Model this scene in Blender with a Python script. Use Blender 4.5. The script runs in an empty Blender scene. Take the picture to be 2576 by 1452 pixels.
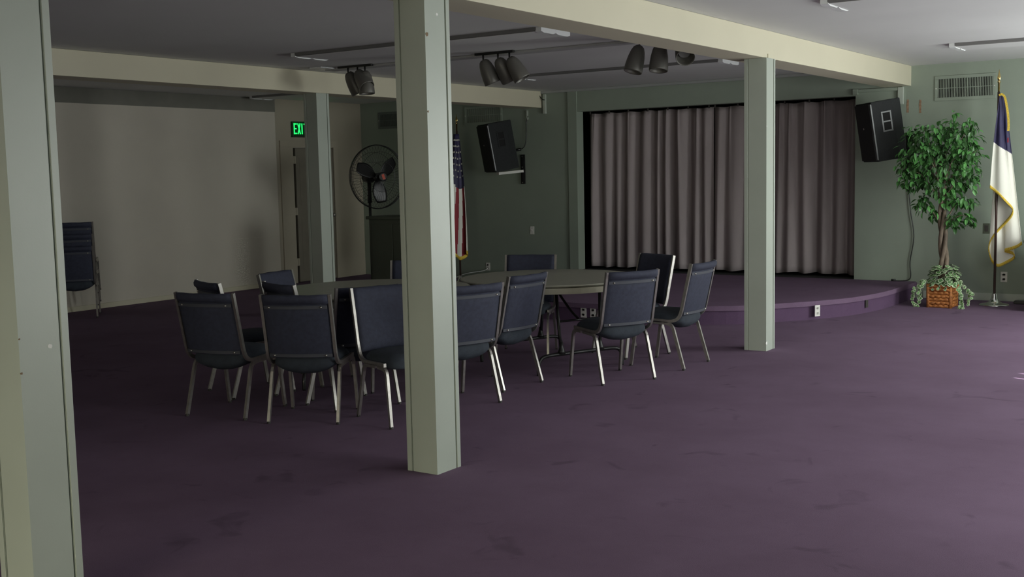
import bpy, bmesh, math, random
from mathutils import Vector, Matrix
random.seed(7)
PI = math.pi
sc = bpy.context.scene
COL = sc.collection

# ------------------------------------------------------------------ helpers
def V(*a): return Vector(a)

def put(o, parent=None):
    COL.objects.link(o)
    if parent is not None: o.parent = parent
    return o

def obj(name, bm, mat, parent=None, smooth=False, loc=(0, 0, 0), rot=(0, 0, 0)):
    me = bpy.data.meshes.new(name)
    bmesh.ops.recalc_face_normals(bm, faces=bm.faces)
    bm.to_mesh(me); bm.free()
    for m in (mat if isinstance(mat, (list, tuple)) else [mat]): me.materials.append(m)
    if smooth:
        for p in me.polygons: p.use_smooth = True
    o = bpy.data.objects.new(name, me)
    o.location = loc; o.rotation_euler = rot
    return put(o, parent)

def tag(o, label, cat, group=None):
    o['label'] = label; o['category'] = cat
    if group: o['group'] = group
    return o

def thing(name, label, cat, loc=(0, 0, 0), rotz=0.0, group=None, rot=None):
    o = bpy.data.objects.new(name, None)
    o.empty_display_size = .1
    o.location = loc; o.rotation_euler = rot or (0, 0, rotz)
    put(o); tag(o, label, cat, group)
    return o

def struct(name, bm, m, smooth=False, parent=None):
    o = obj(name, bm, m, parent, smooth)
    if parent is None: o['kind'] = 'structure'
    return o

def BM(): return bmesh.new()

def box(bm, x0, y0, z0, x1, y1, z1, M=None, mi=0, bev=0.0):
    t = bmesh.new()
    bmesh.ops.create_cube(t, size=1)
    bmesh.ops.scale(t, vec=(x1-x0, y1-y0, z1-z0), verts=t.verts)
    bmesh.ops.translate(t, vec=((x0+x1)/2, (y0+y1)/2, (z0+z1)/2), verts=t.verts)
    if bev > 0:
        bmesh.ops.bevel(t, geom=t.edges[:], offset=bev, segments=2, affect='EDGES', profile=.5)
    if M is not None: bmesh.ops.transform(t, matrix=M, verts=t.verts)
    for f in t.faces: f.material_index = mi
    merge(bm, t)
    return bm

def merge(bm, t):
    me = bpy.data.meshes.new('tmp'); t.to_mesh(me); t.free()
    bm.from_mesh(me); bpy.data.meshes.remove(me)

def smooth_path(pts, n=4):
    pts = [Vector(p) for p in pts]
    if len(pts) < 3: return pts
    out = []
    for i in range(len(pts)-1):
        p0 = pts[max(i-1, 0)]; p1 = pts[i]; p2 = pts[i+1]; p3 = pts[min(i+2, len(pts)-1)]
        for k in range(n):
            t = k/n
            out.append(.5*((2*p1)+(-p0+p2)*t+(2*p0-5*p1+4*p2-p3)*t*t+(-p0+3*p1-3*p2+p3)*t*t*t))
    out.append(pts[-1])
    return out

def tube(bm, pts, r, seg=8, prof=None, ref=None, caps=True, mi=0):
    """sweep a round (or given 2-D) profile along pts; r may be a list"""
    pts = [Vector(p) for p in pts]
    n = len(pts)
    rs = r if isinstance(r, (list, tuple)) else [r]*n
    ref = Vector(ref) if ref is not None else None
    rings = []
    prev = None
    for i in range(n):
        if i == 0: t = pts[1]-pts[0]
        elif i == n-1: t = pts[-1]-pts[-2]
        else: t = (pts[i+1]-pts[i]).normalized()+(pts[i]-pts[i-1]).normalized()
        if t.length < 1e-9: t = Vector((0, 0, 1))
        t.normalize()
        if ref is not None: a = ref - t*ref.dot(t)
        elif prev is not None: a = prev - t*prev.dot(t)
        else:
            a = Vector((1, 0, 0)) if abs(t.x) < .9 else Vector((0, 1, 0))
            a = a - t*a.dot(t)
        a.normalize(); b = t.cross(a); prev = a
        if prof is None:
            ring = [pts[i]+rs[i]*(math.cos(2*PI*k/seg)*a+math.sin(2*PI*k/seg)*b) for k in range(seg)]
        else:
            ring = [pts[i]+u*a+v*b for u, v in prof]
        rings.append([bm.verts.new(p) for p in ring])
    m = len(rings[0])
    for i in range(n-1):
        for k in range(m):
            f = bm.faces.new((rings[i][k], rings[i][(k+1) % m], rings[i+1][(k+1) % m], rings[i+1][k]))
            f.material_index = mi
    if caps:
        f = bm.faces.new(rings[0][::-1]); f.material_index = mi
        f = bm.faces.new(rings[-1]); f.material_index = mi
    return bm

def lathe(bm, prof, seg=32, M=None, mi=0, close=True):
    """prof: list of (r, z); spun round z"""
    rings = []
    for r, z in prof:
        rings.append([bm.verts.new((r*math.cos(2*PI*k/seg), r*math.sin(2*PI*k/seg), z)) for k in range(seg)])
    for i in range(len(rings)-1):
        for k in range(seg):
            f = bm.faces.new((rings[i][k], rings[i][(k+1) % seg], rings[i+1][(k+1) % seg], rings[i+1][k]))
            f.material_index = mi
    if close:
        bm.faces.new(rings[0][::-1]).material_index = mi
        bm.faces.new(rings[-1]).material_index = mi
    if M is not None:
        vs = [v for rg in rings for v in rg]
        bmesh.ops.transform(bm, matrix=M, verts=vs)
    return bm

def prism(bm, poly, z0, z1, mi=0):
    a = [bm.verts.new((x, y, z0)) for x, y in poly]
    b = [bm.verts.new((x, y, z1)) for x, y in poly]
    n = len(poly)
    for i in range(n):
        bm.faces.new((a[i], a[(i+1) % n], b[(i+1) % n], b[i])).material_index = mi
    bm.faces.new(a[::-1]).material_index = mi
    bm.faces.new(b).material_index = mi
    return bm

def grid(bm, nu, nv, fn, mi=0, mifn=None):
    vs = [[bm.verts.new(fn(i/nu, j/nv)) for j in range(nv+1)] for i in range(nu+1)]
    for i in range(nu):
        for j in range(nv):
            f = bm.faces.new((vs[i][j], vs[i+1][j], vs[i+1][j+1], vs[i][j+1]))
            f.material_index = mifn((i+.5)/nu, (j+.5)/nv) if mifn else mi
    return bm

def solidify(o, t, off=0):
    m = o.modifiers.new('solid', 'SOLIDIFY'); m.thickness = t; m.offset = off
    return o

def sub(o, n=1):
    m = o.modifiers.new('sub', 'SUBSURF'); m.levels = n; m.render_levels = n
    return o

# ------------------------------------------------------------------ materials
def mat(name, col, rough=.6, metal=0.0, var=0.0, scale=6.0, bump=0.0, bscale=80.0, col2=None,
        spec=.5, detail=4, coat=0.0, island=0.0, stretch=None):
    m = bpy.data.materials.new(name); m.use_nodes = True
    nt = m.node_tree; N = nt.nodes; L = nt.links
    b = N['Principled BSDF']
    b.inputs['Base Color'].default_value = (*col, 1)
    b.inputs['Roughness'].default_value = rough
    b.inputs['Metallic'].default_value = metal
    b.inputs['Specular IOR Level'].default_value = spec
    if coat: b.inputs['Coat Weight'].default_value = coat
    tc = N.new('ShaderNodeTexCoord')
    src = tc.outputs['Object']
    if stretch:
        mp = N.new('ShaderNodeMapping'); mp.inputs['Scale'].default_value = stretch
        L.new(src, mp.inputs['Vector']); src = mp.outputs['Vector']
    if var > 0 or col2:
        n = N.new('ShaderNodeTexNoise'); n.inputs['Scale'].default_value = scale; n.inputs['Detail'].default_value = detail
        L.new(src, n.inputs['Vector'])
        r = N.new('ShaderNodeValToRGB')
        c2 = col2 or tuple(min(1, c*(1+var)) for c in col)
        c1 = col if col2 else tuple(c*(1-var) for c in col)
        r.color_ramp.elements[0].position = .35; r.color_ramp.elements[1].position = .65
        r.color_ramp.elements[0].color = (*c1, 1); r.color_ramp.elements[1].color = (*c2, 1)
        L.new(n.outputs['Fac'], r.inputs['Fac']); L.new(r.outputs['Color'], b.inputs['Base Color'])
    if island:
        g = N.new('ShaderNodeNewGeometry')
        h = N.new('ShaderNodeHueSaturation'); h.inputs['Color'].default_value = (*col, 1)
        mr = N.new('ShaderNodeMapRange'); mr.inputs['To Min'].default_value = 1-island; mr.inputs['To Max'].default_value = 1+island*1.6
        L.new(g.outputs['Random Per Island'], mr.inputs['Value']); L.new(mr.outputs['Result'], h.inputs['Value'])
        L.new(h.outputs['Color'], b.inputs['Base Color'])
    if bump > 0:
        n2 = N.new('ShaderNodeTexNoise'); n2.inputs['Scale'].default_value = bscale; n2.inputs['Detail'].default_value = 3
        L.new(src, n2.inputs['Vector'])
        bp = N.new('ShaderNodeBump'); bp.inputs['Strength'].default_value = bump; bp.inputs['Distance'].default_value = .01
        L.new(n2.outputs['Fac'], bp.inputs['Height']); L.new(bp.outputs['Normal'], b.inputs['Normal'])
    return m

def emit(name, col, s):
    m = bpy.data.materials.new(name); m.use_nodes = True
    b = m.node_tree.nodes['Principled BSDF']
    b.inputs['Base Color'].default_value = (*col, 1)
    b.inputs['Emission Color'].default_value = (*col, 1); b.inputs['Emission Strength'].default_value = s
    return m

M = {}
M['sage'] = mat('sage_wall', (.28, .325, .265), .62, var=.03, scale=2.5, bump=.12, bscale=160)
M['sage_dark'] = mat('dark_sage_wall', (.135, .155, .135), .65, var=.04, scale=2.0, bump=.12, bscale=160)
M['sage_post'] = mat('sage_post', (.43, .47, .41), .34, var=.03, scale=3, bump=.02, bscale=120)
M['cream'] = mat('cream_beam', (.62, .58, .44), .55, var=.02, scale=1.5, bump=.06, bscale=140)
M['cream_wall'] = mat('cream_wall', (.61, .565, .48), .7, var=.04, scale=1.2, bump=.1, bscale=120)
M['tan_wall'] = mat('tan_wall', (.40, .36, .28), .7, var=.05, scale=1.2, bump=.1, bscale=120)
M['frieze'] = mat('frieze', (.20, .195, .165), .7, var=.04)
M['ceil'] = mat('ceiling_paint', (.66, .66, .65), .8, var=.02, scale=1.3, bump=.1, bscale=220)
M['white'] = mat('white_enamel', (.75, .76, .76), .35, var=.01)
M['fix'] = mat('fixture_enamel', (.17, .167, .165), .4, var=.01)
M['plate'] = mat('outlet_plate', (.72, .71, .66), .35, var=.01)
M['slot'] = mat('dark_slots', (.05, .045, .04), .5, var=.1)
M['black'] = mat('black_metal', (.012, .012, .012), .35, var=.1, spec=.5)
M['blackmatte'] = mat('black_carpet_cover', (.018, .02, .021), .85, var=.15, scale=60, bump=.2, bscale=300)
M['grille'] = mat('black_grille', (.008, .008, .008), .7, var=.2, scale=90, bump=.3, bscale=400)
M['steel'] = mat('brushed_steel', (.42, .40, .37), .36, metal=.85, var=.1, scale=30)
M['greytrim'] = mat('grey_trim', (.16, .165, .165), .45, metal=.3, var=.05)
M['duct'] = mat('duct_grey', (.42, .415, .41), .7, var=.03)
M['chrome'] = mat('chrome', (.75, .75, .72), .15, metal=1.0, var=.02)
M['lamp'] = mat('lamp_bronze', (.15, .143, .128), .42, metal=.35, var=.06)
M['navy'] = mat('navy_fabric', (.040, .044, .072), .78, var=.1, scale=40, bump=.25, bscale=350, spec=.4)
M['navyseat'] = mat('navy_seat_fabric', (.036, .044, .058), .8, var=.12, scale=25, bump=.25, bscale=250, spec=.35)
M['band'] = mat('navy_band', (.060, .063, .080), .7, var=.05)
M['rivet'] = mat('rivet_nickel', (.6, .58, .52), .3, metal=1.0)
M['rubber'] = mat('rubber', (.03, .028, .026), .6)
M['table'] = mat('table_laminate', (.30, .295, .235), .38, var=.05, scale=20)
M['rim'] = mat('table_rim', (.38, .36, .28), .4, var=.05)
M['curtain'] = mat('curtain_fabric', (.34, .29, .29), .85, var=.06, scale=3, bump=.3, bscale=400, stretch=(1, 1, .3))
M['void'] = mat('backstage_black', (.008, .008, .008), .9, var=.1)
M['gold'] = mat('gold_fringe', (.85, .58, .07), .6, var=.25, scale=120, bump=.5, bscale=300)
M['brass'] = mat('brass', (.75, .58, .25), .22, metal=1.0, var=.05)
M['polewood'] = mat('dark_pole_wood', (.06, .035, .028), .35, var=.2, scale=8, stretch=(1, 1, .1))
M['flagwhite'] = mat('flag_white', (.88, .87, .78), .75, var=.02, bump=.1, bscale=300)
M['flagblue'] = mat('flag_blue', (.030, .026, .085), .6, var=.15)
M['flagred'] = mat('flag_red', (.33, .02, .035), .65, var=.1)
M['bark'] = mat('ficus_bark', (.20, .155, .11), .8, col2=(.10, .075, .055), scale=30, bump=.5, bscale=60, stretch=(1, 1, .25))
M['leaf'] = mat('ficus_leaf', (.055, .160, .042), .38, island=.75)
M['ivy'] = mat('ivy_green', (.085, .19, .06), .5, island=.5)
M['ivyedge'] = mat('ivy_edge', (.42, .50, .33), .5, island=.3)
M['basket'] = mat('wicker', (.52, .20, .055), .5, col2=(.26, .085, .02), scale=34, bump=.6, bscale=90, stretch=(1, 1, 2.2))
M['soil'] = mat('soil', (.02, .014, .01), .9, var=.3, scale=50)
M['redbadge'] = mat('red_badge', (.55, .07, .03), .4)
M['exitface'] = mat('exit_face', (.006, .08, .025), .4)
M['exit'] = emit('exit_letters', (.02, 1.0, .16), 1.1)
M['darkgreen'] = mat('dark_green_paint', (.085, .098, .07), .55, var=.06, scale=3)
M['scar'] = mat('bare_wall_patch', (.30, .19, .12), .85, var=.3, scale=30)
M['chip'] = mat('paint_chip', (.8, .8, .76), .7, var=.05)
M['chipbrown'] = mat('paint_chip_brown', (.22, .15, .09), .8, var=.2, scale=60)
M['glass'] = bpy.data.materials.new('window_glass'); M['glass'].use_nodes = True
_n = M['glass'].node_tree; _n.nodes.remove(_n.nodes['Principled BSDF'])
_t = _n.nodes.new('ShaderNodeBsdfTransparent'); _g = _n.nodes.new('ShaderNodeBsdfGlossy'); _g.inputs['Roughness'].default_value = .02
_m = _n.nodes.new('ShaderNodeMixShader'); _m.inputs['Fac'].default_value = .08
_n.links.new(_t.outputs[0], _m.inputs[1]); _n.links.new(_g.outputs[0], _m.inputs[2]); _n.links.new(_m.outputs[0], _n.nodes['Material Output'].inputs['Surface'])

def carpet_mat(name, base, dark):
    m = bpy.data.materials.new(name); m.use_nodes = True
    nt = m.node_tree; N = nt.nodes; L = nt.links; b = N['Principled BSDF']
    tc = N.new('ShaderNodeTexCoord')
    n1 = N.new('ShaderNodeTexNoise'); n1.inputs['Scale'].default_value = 1.1; n1.inputs['Detail'].default_value = 6; n1.inputs['Roughness'].default_value = .65
    n2 = N.new('ShaderNodeTexNoise'); n2.inputs['Scale'].default_value = 380; n2.inputs['Detail'].default_value = 2
    n3 = N.new('ShaderNodeTexNoise'); n3.inputs['Scale'].default_value = 3.2; n3.inputs['Detail'].default_value = 3; n3.inputs['Distortion'].default_value = 1.2
    for n in (n1, n2, n3): L.new(tc.outputs['Object'], n.inputs['Vector'])
    r = N.new('ShaderNodeValToRGB')
    r.color_ramp.elements[0].position = .30; r.color_ramp.elements[0].color = (*dark, 1)
    r.color_ramp.elements[1].position = .62; r.color_ramp.elements[1].color = (*base, 1)
    L.new(n1.outputs['Fac'], r.inputs['Fac'])
    # scattered darker traffic stains
    r3 = N.new('ShaderNodeValToRGB')
    r3.color_ramp.elements[0].position = .25; r3.color_ramp.elements[0].color = (.72, .72, .72, 1)
    r3.color_ramp.elements[1].position = .36; r3.color_ramp.elements[1].color = (1, 1, 1, 1)
    L.new(n3.outputs['Fac'], r3.inputs['Fac'])
    mx = N.new('ShaderNodeMix'); mx.data_type = 'RGBA'; mx.blend_type = 'MULTIPLY'; mx.inputs['Factor'].default_value = 1
    L.new(r.outputs['Color'], mx.inputs['A']); L.new(r3.outputs['Color'], mx.inputs['B'])
    r2 = N.new('ShaderNodeMapRange'); r2.inputs['From Min'].default_value = .3; r2.inputs['From Max'].default_value = .7
    r2.inputs['To Min'].default_value = .82; r2.inputs['To Max'].default_value = 1.18
    L.new(n2.outputs['Fac'], r2.inputs['Value'])
    mv = N.new('ShaderNodeVectorMath'); mv.operation = 'SCALE'
    L.new(mx.outputs['Result'], mv.inputs[0]); L.new(r2.outputs['Result'], mv.inputs['Scale'])
    L.new(mv.outputs[0], b.inputs['Base Color'])
    b.inputs['Roughness'].default_value = .95; b.inputs['Specular IOR Level'].default_value = .15
    b.inputs['Sheen Weight'].default_value = 0; b.inputs['Sheen Roughness'].default_value = .5
    bp = N.new('ShaderNodeBump'); bp.inputs['Strength'].default_value = .35; bp.inputs['Distance'].default_value = .004
    L.new(n2.outputs['Fac'], bp.inputs['Height']); L.new(bp.outputs['Normal'], b.inputs['Normal'])
    return m
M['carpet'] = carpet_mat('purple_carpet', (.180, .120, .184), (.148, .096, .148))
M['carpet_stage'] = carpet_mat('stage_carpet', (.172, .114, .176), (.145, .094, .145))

M['carpet_riser_shade'] = carpet_mat('shaded_riser_carpet', (.112, .068, .122), (.095, .056, .104))  # copy of the stage carpet, darkened to paint in the riser's shade

# ------------------------------------------------------------------ room dimensions (metres)
HC = 2.694      # ceiling
YS = 13.62      # stage wall
XW = -12.03     # left wall
XR = 0.60       # right wall (windows)
YB = -2.6       # wall behind
B1 = (-3.90, -3.590); B2 = (-8.975, -8.667)   # beams in X
HB = 2.465      # beam underside
OX = (-8.094, -4.235); OZ = 2.385              # stage opening
ZS = .19        # stage height

bm = BM(); box(bm, XW-.3, YB-.2, -.1, XR+.3, 15.4, 0)
struct('floor', bm, M['carpet'])
bm = BM(); box(bm, XW-.3, YB-.2, HC, XR+.3, 15.4, HC+.1)
struct('ceiling', bm, M['ceil'])

# stage wall with its opening
def stage_wall():
    bm = BM()
    T = .16
    box(bm, XW-.3, YS, 0, OX[0], YS+T, HC)
    box(bm, OX[1], YS, 0, XR+.3, YS+T, HC)
    box(bm, OX[0], YS, OZ, OX[1], YS+T, HC)
    return struct('wall_back', bm, M['sage'])
stage_wall()
# backstage enclosure (dark)
bm = BM()
box(bm, OX[0]-.6, 15.2, 0, OX[1]+.6, 15.3, HC)
box(bm, OX[0]-.7, YS+.16, 0, OX[0]-.6, 15.3, HC)
box(bm, OX[1]+.6, YS+.16, 0, OX[1]+.7, 15.3, HC)
struct('wall_backstage', bm, M['void'])

# left wall with a door opening
DY0, DY1, DZ = 12.10, 12.95, 2.0
bm = BM()
box(bm, XW-.2, YB-.2, 0, XW-.03, DY0, HC)
box(bm, XW-.2, DY1, 0, XW-.03, YS, HC)
box(bm, XW-.2, DY0, DZ, XW-.03, DY1, HC)
box(bm, XW-.9, DY0-.3, 0, XW-.8, DY1+.3, HC)
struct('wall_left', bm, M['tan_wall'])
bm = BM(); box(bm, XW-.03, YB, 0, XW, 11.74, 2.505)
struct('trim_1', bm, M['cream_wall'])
bm = BM(); box(bm, XW-.03, YB, 2.505, XW+.01, 11.74, HC)
struct('trim_2', bm, M['frieze'])
bm = BM(); box(bm, XW, YB, .68, XW+.010, 11.72, .725)
struct('trim_3', bm, M['cream_wall'])
bm = BM(); box(bm, XW, YB, 0, XW+.014, 11.72, .062, bev=.003)
struct('baseboard_left', bm, M['cream'])
# right wall with four windows, rear wall with one
WIN = [(1.0, 2.8), (4.7, 6.4), (7.2, 9.0), (10.2, 12.0)]
WZ = (.35, 2.30)
bm = BM()
ys = [YB-.2]
for a, b in WIN: ys += [a, b]
ys.append(15.4)
for i in range(0, len(ys), 2): box(bm, XR, ys[i], 0, XR+.18, ys[i+1], HC)
for a, b in WIN:
    box(bm, XR, a, 0, XR+.18, b, WZ[0]); box(bm, XR, a, WZ[1], XR+.18, b, HC)
struct('wall_right', bm, M['sage'])
bm = BM()
RW = (-3.4, -.6)
box(bm, XW-.3, YB-.18, 0, RW[0], YB, HC); box(bm, RW[1], YB-.18, 0, XR+.3, YB, HC)
box(bm, RW[0], YB-.18, 0, RW[1], YB, .1); box(bm, RW[0], YB-.18, 2.1, RW[1], YB, HC)
struct('wall_front', bm, M['cream_wall'])
def window(n, P, U, w, h):
    """frame + pane; P centre, U unit vector along the wall"""
    r = bpy.data.objects.new('window_%d' % n, None); r.location = P; put(r); r['kind'] = 'structure'
    ang = math.atan2(U[1], U[0]); R = Matrix.Rotation(ang, 4, 'Z')
    b = BM()
    for x0, x1, z0, z1 in ((-w/2, w/2, -h/2, -h/2+.05), (-w/2, w/2, h/2-.05, h/2), (-w/2, -w/2+.05, -h/2, h/2), (w/2-.05, w/2, -h/2, h/2), (-.02, .02, -h/2, h/2)):
        box(b, x0, -.03, z0, x1, .03, z1, M=R)
    obj('window_frame', b, M['white'], r)
    b = BM(); box(b, -w/2+.04, -.004, -h/2+.04, w/2-.04, .004, h/2-.04, M=R)
    obj('pane', b, M['glass'], r)
for i, (a, b) in enumerate(WIN):
    window(i+1, (XR+.09, (a+b)/2, sum(WZ)/2), (0, 1), b-a, WZ[1]-WZ[0])
SLITS = (7.985, 8.19, 8.80)
for i, (a, b) in enumerate(WIN):  # the fully closed blinds are added out of view to block the sun
    t = thing('vertical_blind', ('unseen closed blind added to keep sun out of the window nearest the rear corner', 'unseen closed blind added to keep sun out of the second window from the rear', 'vertical blind with three narrow gaps letting sun through', 'unseen closed blind added to keep sun out of the window nearest the stage')[i], 'blind', (XR+.015, (a+b)/2, WZ[1]))
    c = (a+b)/2
    cuts = [a+.002]+([v for q in SLITS for v in (q-.012, q+.012)] if i == 2 else [])+[b-.002]
    for k in range(0, len(cuts), 2):
        m_ = BM(); y = cuts[k]
        n = max(1, round((cuts[k+1]-y)/.11)); w_ = (cuts[k+1]-y)/n
        for q in range(n): box(m_, -.004+.002*(q % 2), y+q*w_-c-.0005, -(WZ[1]-WZ[0])+.004, .0+.002*(q % 2), y+(q+1)*w_-c+.0005, -.03)
        obj('slats', m_, M['white'], t)
    m_ = BM(); box(m_, -.012, a-c+.002, -.032, .014, b-c-.002, -.001, bev=.003); obj('head_rail', m_, M['white'], t)
window(5, (sum(RW)/2, YB-.09, 1.1), (1, 0), RW[1]-RW[0], 2.0)

# trims on the stage wall
bm = BM(); box(bm, -8.235, YS-.02, 0, OX[0], YS, HC-.03)
struct('trim_4', bm, M['sage'])
bm = BM(); box(bm, B2[1], YS-.03, HC-.035, B1[0], YS, HC, bev=.006)
struct('trim_5', bm, mat('crown_grey', (.36, .37, .36), .5, var=.03))
bm = BM(); box(bm, -3.42, YS-.012, 0, XR, YS, .085, bev=.003)
struct('baseboard_back', bm, M['sage_post'])

# beams
def beam(x0, x1, label):
    b = BM(); box(b, x0, YB, HB, x1, YS-.001, HC-.001, bev=.004)
    return tag(obj('ceiling_beam', b, M['cream']), label, 'beam')
beam(*B1, 'bright cream beam running overhead along the near row of posts')
beam(*B2, 'dim cream beam further left, in front of the large blank wall')

# columns -------------------------------------------------------------
def column(x0, y0, x1, y1, label, extras=()):
    t = thing('support_column', label, 'column', ((x0+x1)/2, (y0+y1)/2, 0), group=None)
    hx = (x1-x0)/2; hy = (y1-y0)/2
    e, g, d = .030, .007, .008
    # clad post: the +X/-X faces carry an edge board near +Y, the -Y face one near -X
    poly = [(-hx, -hy), (-hx+e, -hy), (-hx+e, -hy+d), (-hx+e+g, -hy+d), (-hx+e+g, -hy), (hx, -hy),
            (hx, hy-e-g), (hx-d, hy-e-g), (hx-d, hy-e), (hx, hy-e), (hx, hy), (-hx, hy)]
    b = BM(); prism(b, poly, 0, HB-.001)
    obj('post', b, M['sage_post'], t)
    b = BM(); box(b, -hx-.001, -hy-.004, 0.0, -hx+e-.001, -hy, HB-.002, bev=.0015)
    obj('edge_board', b, M['sage_post'], t)
    b = BM(); box(b, hx, hy-e+.001, 0.0, hx+.004, hy, HB-.002, bev=.0015)
    obj('edge_board', b, M['sage_post'], t)
    for kind, face, u, z, s in extras:
        b = BM()
        n = 7
        pts = [(s*random.uniform(.6, 1.1)*math.cos(2*PI*k/n), s*random.uniform(.5, .9)*math.sin(2*PI*k/n)) for k in range(n)]
        vs = []
        for q in (0, .0015):
            for a, c in pts:
                vs.append(b.verts.new((u+a, -hy-q, z+c) if face == 'Y' else (hx+q, u+a, z+c)))
        b.faces.new(vs[n:])
        for k in range(n): b.faces.new((vs[k], vs[(k+1) % n], vs[n+(k+1) % n], vs[n+k]))
        obj('paint_chip', b, M[kind], t)
    return t
cx0, cx1 = -3.765, -3.570
column(cx0, 2.235, cx1, 2.43, 'sage green post filling the left edge of the view, nearest of all', [('chip', 'X', .02, .98, .013), ('chipbrown', 'X', -.094, .9, .006), ('chipbrown', 'X', -.094, 1.02, .005)])
column(cx0, 4.535, cx1, 4.735, 'sage green post standing full height in front of the chairs', [('chip', 'X', 0.0, 2.36, .010), ('chipbrown', 'X', -.085, 2.255, .014), ('chipbrown', 'X', -.094, 1.87, .008)])
column(cx0, 9.09, cx1, 9.28, 'sage green post standing before the stage, right of the chairs', [('chip', 'X', -.085, .07, .02), ('chip', 'X', -.09, 1.9, .008)])
column(-8.862, 9.09, -8.672, 9.28, 'slim-looking far sage post left of the pedestal fan', [])
bm = BM(); box(bm, -3.589, 9.16, HB-.005, -3.582, 9.34, HB+.035)
tag(obj('bracket_plate', bm, M['cream']), 'flat cream plate on the bright beam above the post before the stage', 'plate')

# stage platform ---------------------------------------------------------
def stage():
    cx = -6.15
    half = [(0, 10.12), (.75, 10.15), (1.39, 10.36), (1.80, 10.62), (2.05, 10.95), (2.27, 11.25), (2.50, 11.70), (2.63, 12.3), (2.66, 12.9), (2.66, YS-.001)]
    r = smooth_path([(a, b, 0) for a, b in half], 4)
    right = [(cx+p.x, p.y) for p in r]
    left = [(cx-p.x, p.y) for p in r][::-1]
    poly = left[:-1]+right
    def inset(k):
        n = len(poly); out = []
        for i, (x, y) in enumerate(poly):
            x0, y0 = poly[i-1] if i else poly[0]; x1, y1 = poly[(i+1) if i+1 < n else i]
            t = Vector((x1-x0, y1-y0)).normalized(); nrm = Vector((-t.y, t.x))
            out.append((x+nrm.x*k, min(y+nrm.y*k, YS-.001)))
        return out
    t = thing('stage_platform', 'low purple carpeted stage with a curved front under the curtains', 'stage', (0, 0, 0))
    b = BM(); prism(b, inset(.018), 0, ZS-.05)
    obj('riser', b, M['carpet_riser_shade'], t)
    b = BM()
    prof = inset(0)
    prism(b, prof, ZS-.05, ZS)
    bmesh.ops.bevel(b, geom=[e for e in b.edges if all(v.co.z > ZS-.001 for v in e.verts)], offset=.012, segments=2, affect='EDGES')
    obj('deck', b, M['carpet_stage'], t)
    # deck continues behind the opening
    b = BM(); box(b, OX[0]+.002, YS+.001, 0, OX[1]-.002, 15.19, ZS)
    obj('rear_deck', b, M['void'], t)
stage()

def outlet(P, ang, label, kind='outlet', m='plate', w=.07, h=.115):
    t = thing({'outlet': 'wall_outlet', 'switch': 'light_switch', 'jack': 'wall_plate'}[kind], label, {'outlet': 'outlet', 'switch': 'switch', 'jack': 'wall plate'}[kind], P, ang)
    b = BM(); box(b, -w/2, -.006, -h/2, w/2, 0, h/2, bev=.002); obj('cover_plate', b, M[m], t)
    if kind == 'outlet':
        for s in (-1, 1):
            b = BM(); lathe(b, [(.016, 0), (.016, .003)], 16, M=Matrix.Translation((0, -.006, s*.026)) @ Matrix.Rotation(PI/2, 4, 'X'))
            box(b, -.016, -.009, s*.026-.011, .016, -.006, s*.026+.011)
            f = obj('receptacle', b, M[m], t)
            b = BM()
            for x in (-.006, .006): box(b, x-.0018, -.0095, s*.026-.002, x+.0018, -.0088, s*.026+.008)
            box(b, -.003, -.0095, s*.026-.010, .003, -.0088, s*.026-.005)
            obj('slots', b, M['slot'], f)
    elif kind == 'switch':
        b = BM(); box(b, -.005, -.016, -.012, .005, -.006, .012, bev=.002); obj('toggle', b, M[m], t)
    else:
        b = BM(); box(b, -.02, -.008, -.035, .02, -.006, .035, bev=.002); obj('insert', b, M['slot'], t)
    return t
outlet((-2.54, YS, .275), 0, 'ivory outlet low on the green wall right of the gold-fringed flag')
outlet((-2.735, YS, .82), 0, 'small dark wall plate just left of the white draped flag', 'jack', 'darkgreen')
outlet((-8.87, YS, .735), 0, 'pale switch plate on the dark wall below the left loudspeaker', 'switch')
outlet((-9.66, YS, .19), 0, 'pale outlet with a white cord plugged in, beyond the round table')
bm = BM(); tube(bm, smooth_path([(-9.66, YS-.012, .165), (-9.72, YS-.05, .13), (-9.95, YS-.16, .09), (-10.15, YS-.22, .02), (-10.3, YS-.24, .006)]), .006, 6)
tag(obj('power_cord', bm, M['white'], smooth=True), 'white cord running down left from the outlet beyond the table', 'cord')
# outlets in the stage riser
def riser_y(x):
    return 0
outlet((-3.862, 11.222, .095), math.atan2(.45, .23), 'white outlet in the curved purple stage front right of the post')
outlet((-3.585, 11.97, .10), math.atan2(.6, .13), 'dark outlet at the rounded right end of the stage front', 'jack', 'slot', .05, .085)
outlet((-5.98, 10.137, .095), 0, 'left of two white outlets in the stage front behind the table legs')
outlet((-5.865, 10.137, .095), 0, 'right of two white outlets in the stage front behind the table legs')

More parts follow.
